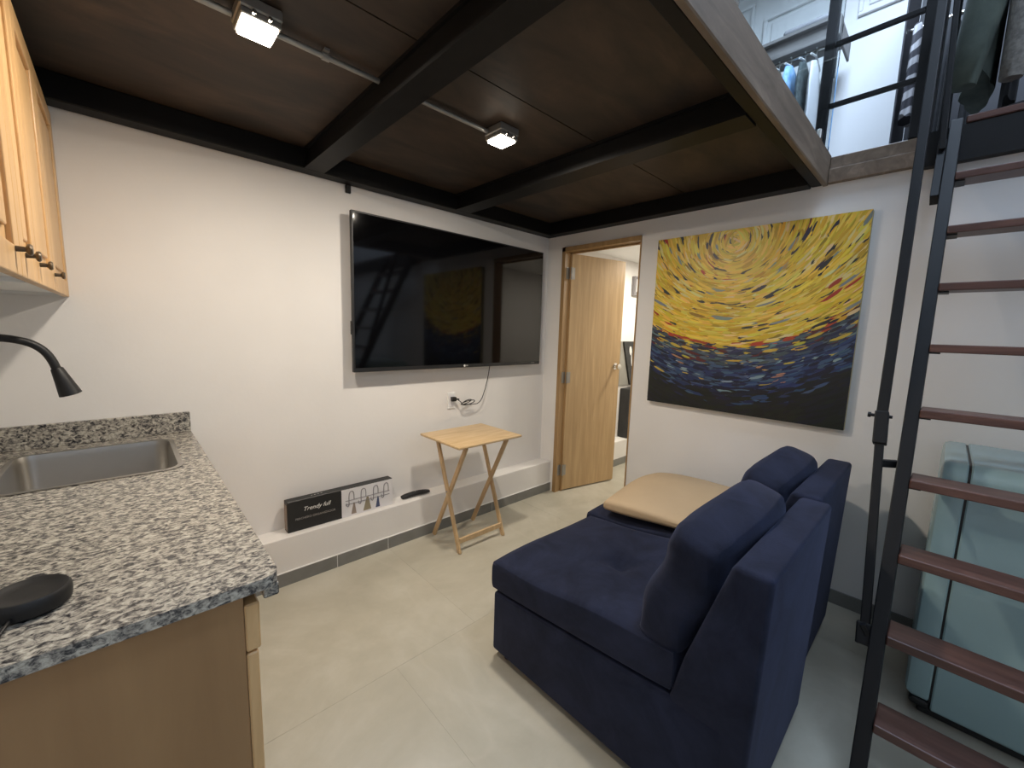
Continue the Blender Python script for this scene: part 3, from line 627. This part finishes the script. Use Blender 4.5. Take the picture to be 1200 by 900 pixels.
# folded throw
def fnb(co, p):
    co = co.copy(); co.z += (0.012 * math.sin(3 * p.x + 1) + 0.010 * math.sin(2.6 * p.y)) * (p.z > 0) - 0.02 * max(0, -p.y) * (p.z > 0) * 0.6
    ca, sa = math.cos(0.06), math.sin(0.06); cx_, cy_ = -0.56, -1.55
    X, Y = co.x - cx_, co.y - cy_; co.x = cx_ + ca * X - sa * Y; co.y = cy_ + sa * X + ca * Y
    co.z += tilt(co.y - 0.035) + 0.0; return co
bb = puffy((-0.925, -1.93, 0.453), (-0.225, -1.27, 0.562), 22, 0.66, 2.6, 2, fnb)
th_ = MB(); th_.merge(bb); o = th_.build('folded_throw', M['khaki'], None, 80); tag(o, 'beige folded throw lying on the navy sofa seat', 'throw')

# ------------------------------------------------------------------ ladder
def tk(k): return (-0.035 - 0.115 * k, 2.37 - 0.2357 * k)
ld = thing('loft_ladder', (-0.7, -2.75, 0), 'steep black steel ladder with reddish wooden treads up to the upper floor', 'ladder')
sa = Vector((tk(10.05)[0], 0, 0.0)); sb = Vector((tk(-0.05)[0], 0, tk(-0.05)[1]))
sd = (sb - sa).normalized()
for yb_, yt_ in ((-2.445, -2.402), (-3.09, -3.09)):
    MB().bar((sa.x, yb_, 0.002), (sb.x, yt_, sb.z), 0.040, 0.075, 0.003, (-1, 0, 0.3)).build('stringer', M['steel'], ld)
def sy(k): return -2.402 - 0.043 * k / 10.0
for k in range(1, 10):
    x, z = tk(k); yl = sy(k) - 0.0205
    t = MB().box((x - 0.062, -3.069, z - 0.030), (x + 0.062, yl, z), 0.004, 2).build('tread', M['tread'], ld)
    MB().box((x - 0.045, yl - 0.03, z - 0.036), (x + 0.045, yl, z - 0.0305)).build('tread_bracket', M['steel'], t)
# handrail: telescoping square tube beside the stringer, bent at the coupling
ra, rm_, rb_ = Vector((-0.985, -2.404, 0.425)), Vector((-0.69, -2.345, 1.146)), Vector((-0.12, -2.305, 2.927))
U3 = (-1, 0, 0.3); d1, d2 = rm_ - ra, rb_ - rm_
hr = MB().bar(rm_, rb_, 0.032, 0.040, 0.003, U3).build('handrail', M['steel'], ld)
MB().bar(ra, rm_ + d1 * 0.02, 0.026, 0.032, 0.003, U3).build('lower_rail', M['steel'], hr)
MB().bar(rm_ - d1 * 0.13, rm_ + d2 * 0.012, 0.040, 0.046, 0.004, U3).build('coupling', M['steel'], hr)
c0 = rm_ + d2 * 0.004
MB().tube([c0 + Vector((0, 0.034, 0)), c0 - Vector((0, 0.030, 0))], 0.006, 10).tube([c0 + Vector((0, 0.040, 0)), c0 + Vector((0, 0.031, 0))], 0.010, 10).build('clamp_knob', M['steel'], hr)
MB().bar(ra - d1 * 0.02, ra + d1 * 0.07, 0.044, 0.046, 0.004, U3).bar(ra + d1 * 0.03, Vector((tk(8)[0] - 0.02, sy(8) + 0.018, ra.z + 0.03)), 0.05, 0.07, 0.003).build('lower_bracket', M['steel'], hr)
mid = ra + d1 * 0.78
MB().bar(mid, Vector((tk(5.9)[0], sy(6) + 0.019, mid.z)), 0.022, 0.026, 0.002).build('spacer', M['steel'], hr)
# fixing plate beside the top of the stringer, and an added bar shaping the handrail's shaded side
MB().bar((tk(1.42)[0], sy(1.4) + 0.034, tk(1.42)[1]), (tk(0.3)[0], sy(0.3) + 0.034, tk(0.3)[1]), 0.027, 0.06, 0.002, U3).build('fixing_plate', M['steel'], ld)
MB().bar((-0.115, -2.372, 2.26), (-0.085, -2.343, 2.98), 0.020, 0.05, 0.003, U3).build('rail_dark_side', M['steel'], ld)

# ------------------------------------------------------------------ fridge behind the ladder
fr = thing('refrigerator', (-0.33, -2.8, 0), 'pale teal rounded retro refrigerator standing behind the ladder', 'refrigerator')
FX0, FX1 = -0.600, -0.045
def fprof(ins, zb, rt=0.055, rb=0.02):
    P = []
    for cx, cz, a0, q in ((FX1 - ins - rt, 1.002 - ins - rt, 0, rt), (FX0 + ins + rt, 1.002 - ins - rt, 90, rt), (FX0 + ins + rb, zb + rb, 180, rb), (FX1 - ins - rb, zb + rb, 270, rb)):
        for k in range(9): t = math.radians(a0 + 90 * k / 8); P.append((cx + q * math.cos(t), cz + q * math.sin(t)))
    return P
def fshell(name, ya, yb, zb, mt, front=0.0):
    b = MB(); rings = []
    for ins, y in ([(0.004, ya), (0.0, ya + 0.004), (0.0, yb - 0.004), (0.004, yb)] if not front else [(0.004, ya), (0.0, ya + 0.004), (0.0, yb - front), (front * 0.3, yb - front * 0.3), (front, yb)]):
        rings.append([b.bm.verts.new((x, y, z)) for x, z in fprof(ins, zb + ins)])
    b.skin(rings); return b.build(name, mt, fr, 35)
fshell('cabinet_body', -3.15, -2.5955, 0.030, M['teal'])
fshell('fridge_door', -2.5885, -2.520, 0.062, M['teal_door'], 0.022)
b = MB(); b.skin([[b.bm.verts.new((x, y, z)) for x, z in fprof(0.006, 0.05)] for y in (-2.5955, -2.5885)]); b.build('door_gasket', M['black'], fr)
MB().box((FX0 + 0.02, -3.12, 0.0), (FX1 - 0.02, -2.56, 0.0295), 0.006, 1).box((FX0 + 0.004, -2.5950, 0.03), (FX1 - 0.01, -2.535, 0.0615), 0.012, 3).build('plinth', M['black'], fr)

# ------------------------------------------------------------------ railing of the upper floor
rl = thing('safety_railing', (-0.02, -2.1, UP), 'black steel railing with two thin bars above the painting', 'railing')
MB().box((-0.022, -1.914, 2.376), (0.023, -1.870, 3.42), 0.003, 1).build('post', M['steel'], rl)
MB().box((-0.02, -2.322, 2.376), (0.03, -2.245, 3.42), 0.003, 1).build('post', M['steel'], rl)
for z in (2.635, 2.93, 3.22): MB().bar((0.0, -2.246, z + .004), (0.0, -1.869, z), 0.020, 0.022, 0.002).build('crossbar', M['steel'], rl)
gp = thing('glass_panel', (-1.5, -1.945, UP), 'clear glass balustrade panel standing on the loft edge', 'glass panel')
MB().box((-2.9, -1.950, 2.386), (-0.045, -1.940, 3.35), 0.001, 1).build('pane', M['glass'], gp)
for x in (-0.25, -1.4, -2.6): MB().box((x - 0.02, -1.957, 2.3855), (x + 0.02, -1.935, 2.43), 0.003, 1).build('clamp', M['chrome'], gp)

# ------------------------------------------------------------------ upper room: panelled white wall, wardrobe shelf and clothes
def moulding(name, y0, y1, z0, z1, x=2.299):
    b = MB(); t = 0.03
    for (ya, yb, za, zb) in ((y0, y1, z0, z0 + t), (y0, y1, z1 - t, z1), (y0, y0 + t, z0 + t, z1 - t), (y1 - t, y1, z0 + t, z1 - t)): b.box((x - 0.03, ya, za), (x, yb, zb), 0.006, 2)
    b.box((x - 0.012, y0 + 0.07, z0 + 0.07), (x, y1 - 0.07, z1 - 0.07), 0.005, 1)
    return struct(name, b, M['white'])
moulding('trim_6', -1.90, -1.585, 4.345, 4.90); moulding('trim_7', -1.42, -0.80, 4.33, 4.70); moulding('trim_8', -0.70, -0.20, 3.2, 4.90)
ws = thing('wardrobe_shelf', (1.7, -1.0, 3.7), 'grey shelf with a hanging rail in the upper room behind the glass', 'shelf')
MB().box((1.60, -1.570, 4.015), (2.10, -0.02, 4.045), 0.004, 1).build('shelf_board', M['shelf'], ws)
MB().box((1.64, -1.570, 3.90), (1.66, -0.02, 4.0145), 0.004, 1).build('front_rail', M['shelf'], ws)
MB().box((1.64, -1.590, 3.90), (2.12, -1.571, 4.06), 0.012, 2).build('end_panel', M['shelf'], ws)
MB().tube([(1.72, -1.57, 3.885), (1.72, -0.02, 3.885)], 0.012, 10).build('hanging_rail', M['chrome'], ws)
MB().box((1.645, -1.588, 3.58), (1.66, -1.574, 3.8995)).build('side_strap', M['steel'], ws)
def garment(name, lab, cat, grp, mt, levels, n=32, folds=5, amp=0.12, ph=0.0, sleeves=()):
    """levels: (cx,cy,cz, half width along x, half thickness along y)"""
    t = thing(name, levels[-1][:3], lab, cat, grp)
    b = MB(); rings = []
    for li, (cx, cy, cz, a_, c_) in enumerate(levels):
        k_ = li / max(1, len(levels) - 1)
        ring = []
        for k in range(n):
            th = 2 * math.pi * k / n
            f = 1 + amp * k_ * math.sin(folds * th + ph + 0.7 * k_)
            ring.append(b.bm.verts.new((cx + a_ * math.cos(th) * f, cy + c_ * math.sin(th) * (f + amp * k_ * math.cos(2 * folds * th + ph)), cz + 0.01 * math.sin(3 * th + ph) * k_)))
        rings.append(ring)
    b.skin(rings); b.build('body', mt, t, 70)
    for P_ in sleeves:
        rs = [p[3] for p in P_]; MB().tube([p[:3] for p in P_], rs, 14).build('sleeve', mt, t, 70)
    return t
G = 'clothes hanging behind the glass'
def hang(name, lab, mt, y, zt, zb, hw, ht, ph, cat='clothing'):
    L = [(1.72, y, zt, 0.02, 0.012), (1.72, y, zt - 0.05, hw * 0.8, ht * 0.9)] + [(1.72, y + 0.01 * math.sin(3 * t + ph), zt - 0.05 - (zt - zb - 0.05) * t, hw * (0.95 + 0.15 * t), ht * (1 + 0.4 * t)) for t in (0.2, 0.4, 0.6, 0.8, 1.0)]
    return garment(name, lab, cat, G, mt, L, ph=ph)
hang('folded_trousers', 'light blue denim trousers hanging behind the glass', M['jeans'], -1.245, 3.83, 3.05, 0.17, 0.034, 0.3)
hang('hanging_garment', 'olive brown garment hanging beside the blue denim, nearer the loft edge', M['olive'], -1.150, 3.82, 3.0, 0.17, 0.026, 1.3)
hang('hanging_garment', 'dark grey green garment hanging between the blue denim and the railing post', M['greygreen'], -1.345, 3.82, 3.0, 0.17, 0.024, 2.1)
hang('hanging_garment', 'pale grey garment hanging right at the railing post', M['cardwhite'], -1.425, 3.80, 2.95, 0.16, 0.025, 3.0)
for y, lab in ((-1.150, 'white clothes hanger holding the olive brown garment'), (-1.240, 'white clothes hanger holding the blue denim trousers'), (-1.345, 'white clothes hanger holding the dark grey green garment'), (-1.425, 'white clothes hanger holding the pale grey garment')):
    h = thing('clothes_hanger', (1.72, y, 3.83), lab, 'hanger', 'white hangers on the wardrobe rail')
    MB().tube(smooth_pts([(1.70, y, 3.895), (1.71, y, 3.905), (1.725, y, 3.903), (1.738, y, 3.888), (1.730, y, 3.862), (1.72, y, 3.85), (1.72, y, 3.835)], 1), 0.004, 8).build('hook', M['white'], h, 60)
    MB().tube([(1.56, y, 3.79), (1.72, y, 3.838), (1.88, y, 3.79)], 0.008, 8).build('arms', M['white'], h, 60)
o = thing('folded_blanket', (1.75, -1.35, 4.046), 'grey folded blanket on top of the wardrobe shelf', 'blanket')
MB().box((1.62, -1.54, 4.046), (2.0, -1.18, 4.10), 0.025, 4).build('folds', M['cardgrey'], o, 60)
# dark wardrobe with the striped garment, right of the bright wall
wd = thing('open_wardrobe', (1.5, -2.3, UP), 'dark open wardrobe frame in the upper room behind the railing post', 'wardrobe')
MB().box((1.26, -2.046, UP), (1.9, -2.036, 4.4), 0.002, 1).build('side_panel', M['wardrobe'], wd)
MB().box((1.88, -3.4, UP), (1.9, -2.0505, 4.4)).build('back_panel', M['wardrobe'], wd)
MB().tube([(1.45, -3.4, 3.62), (1.45, -2.0505, 3.62)], 0.014, 10).build('hanging_rail', M['chrome'], wd)
garment('striped_garment', 'black and white striped garment hanging behind the railing post', 'clothing', 'clothes in the dark wardrobe', M['zebra'], [(1.36, -2.10, 3.60, 0.03, 0.015), (1.36, -2.10, 3.55, 0.11, 0.026), (1.36, -2.10, 3.3, 0.12, 0.032), (1.36, -2.098, 3.1, 0.12, 0.034), (1.36, -2.096, 2.98, 0.12, 0.036)])
for k, (y, lab) in enumerate(((-2.27, 'black garment beside the striped one in the dark wardrobe'), (-2.40, 'black garment second from the striped one in the dark wardrobe'))):
    garment('hanging_garment', lab, 'clothing', 'clothes in the dark wardrobe', M['darkcloth'], [(1.4, y, 3.58, 0.03, 0.02), (1.4, y, 3.5, 0.17, 0.04), (1.4, y, 3.2, 0.18, 0.042), (1.4, y, 2.7, 0.2, 0.045)], ph=k)
# clothes over the upper floor edge, right of the ladder
cr = thing('clothes_rail', (0.40, -2.9, UP), 'black clothes rail standing on the upper floor behind the ladder', 'clothes rail')
MB().tube([(0.40, -3.75, 3.55), (0.40, -2.33, 3.55)], 0.014, 10).build('rail', M['steel'], cr)
for y in (-2.33, -3.75): MB().tube([(0.40, y, UP + 0.012), (0.40, y, 3.55)], 0.014, 10).tube([(0.12, y, UP + 0.014), (0.68, y, UP + 0.014)], 0.014, 10).build('upright', M['steel'], cr)
G2 = 'clothes on the rail behind the ladder'
garment('hanging_jacket', 'dark green jacket hanging behind the ladder top', 'jacket', G2, M['forest'], [(0.40, -2.45, 3.52, 0.03, 0.02), (0.40, -2.45, 3.47, 0.20, 0.045), (0.40, -2.45, 3.2, 0.24, 0.05), (0.40, -2.445, 2.95, 0.24, 0.05), (0.40, -2.44, 2.66, 0.25, 0.052)], folds=4, amp=0.10,
        sleeves=[[(0.17, -2.455, 3.42, 0.06), (0.10, -2.455, 3.15, 0.070), (0.085, -2.437, 2.95, 0.068), (0.085, -2.412, 2.75, 0.058), (0.09, -2.395, 2.585, 0.046), (0.09, -2.395, 2.580, 0.036)]])
garment('hanging_sweater', 'grey beige knitted sweater hanging beside the dark green jacket', 'sweater', G2, M['knit'], [(0.40, -2.64, 3.52, 0.03, 0.02), (0.40, -2.64, 3.46, 0.20, 0.035), (0.40, -2.64, 3.2, 0.22, 0.036), (0.40, -2.64, 2.78, 0.23, 0.036)], folds=6, amp=0.10, ph=1.0,
        sleeves=[[(0.16, -2.60, 3.42, 0.055), (0.11, -2.575, 3.15, 0.058), (0.10, -2.548, 2.92, 0.048), (0.10, -2.552, 2.80, 0.050), (0.105, -2.545, 2.65, 0.042), (0.11, -2.54, 2.575, 0.036), (0.11, -2.54, 2.572, 0.028)]])
for k, y in enumerate((-2.548,)):
    garment('hanging_coat', 'black coat hanging between the green jacket and the knitted sweater', 'coat', G2, M['darkcloth'], [(0.43, y, 3.52, 0.03, 0.015), (0.43, y, 3.46, 0.16, 0.025), (0.43, y, 3.1, 0.18, 0.026), (0.43, y, 2.55, 0.19, 0.026)], ph=k * 1.7)
o = thing('folded_garment', (0.38, -2.6, UP), 'dark folded clothing lying on the upper floor edge behind the ladder', 'clothing')
bb = puffy((0.14, -2.95, 2.407), (0.6, -2.42, 2.50), 12, 0.6, 2.4, 2, lambda co, p: co + Vector((0, 0, 0.012 * math.sin(5 * p.x + 3 * p.y) * (p.z > 0))))
q = MB(); q.merge(bb); q.build('fabric', M['darkcloth'], o, 70)
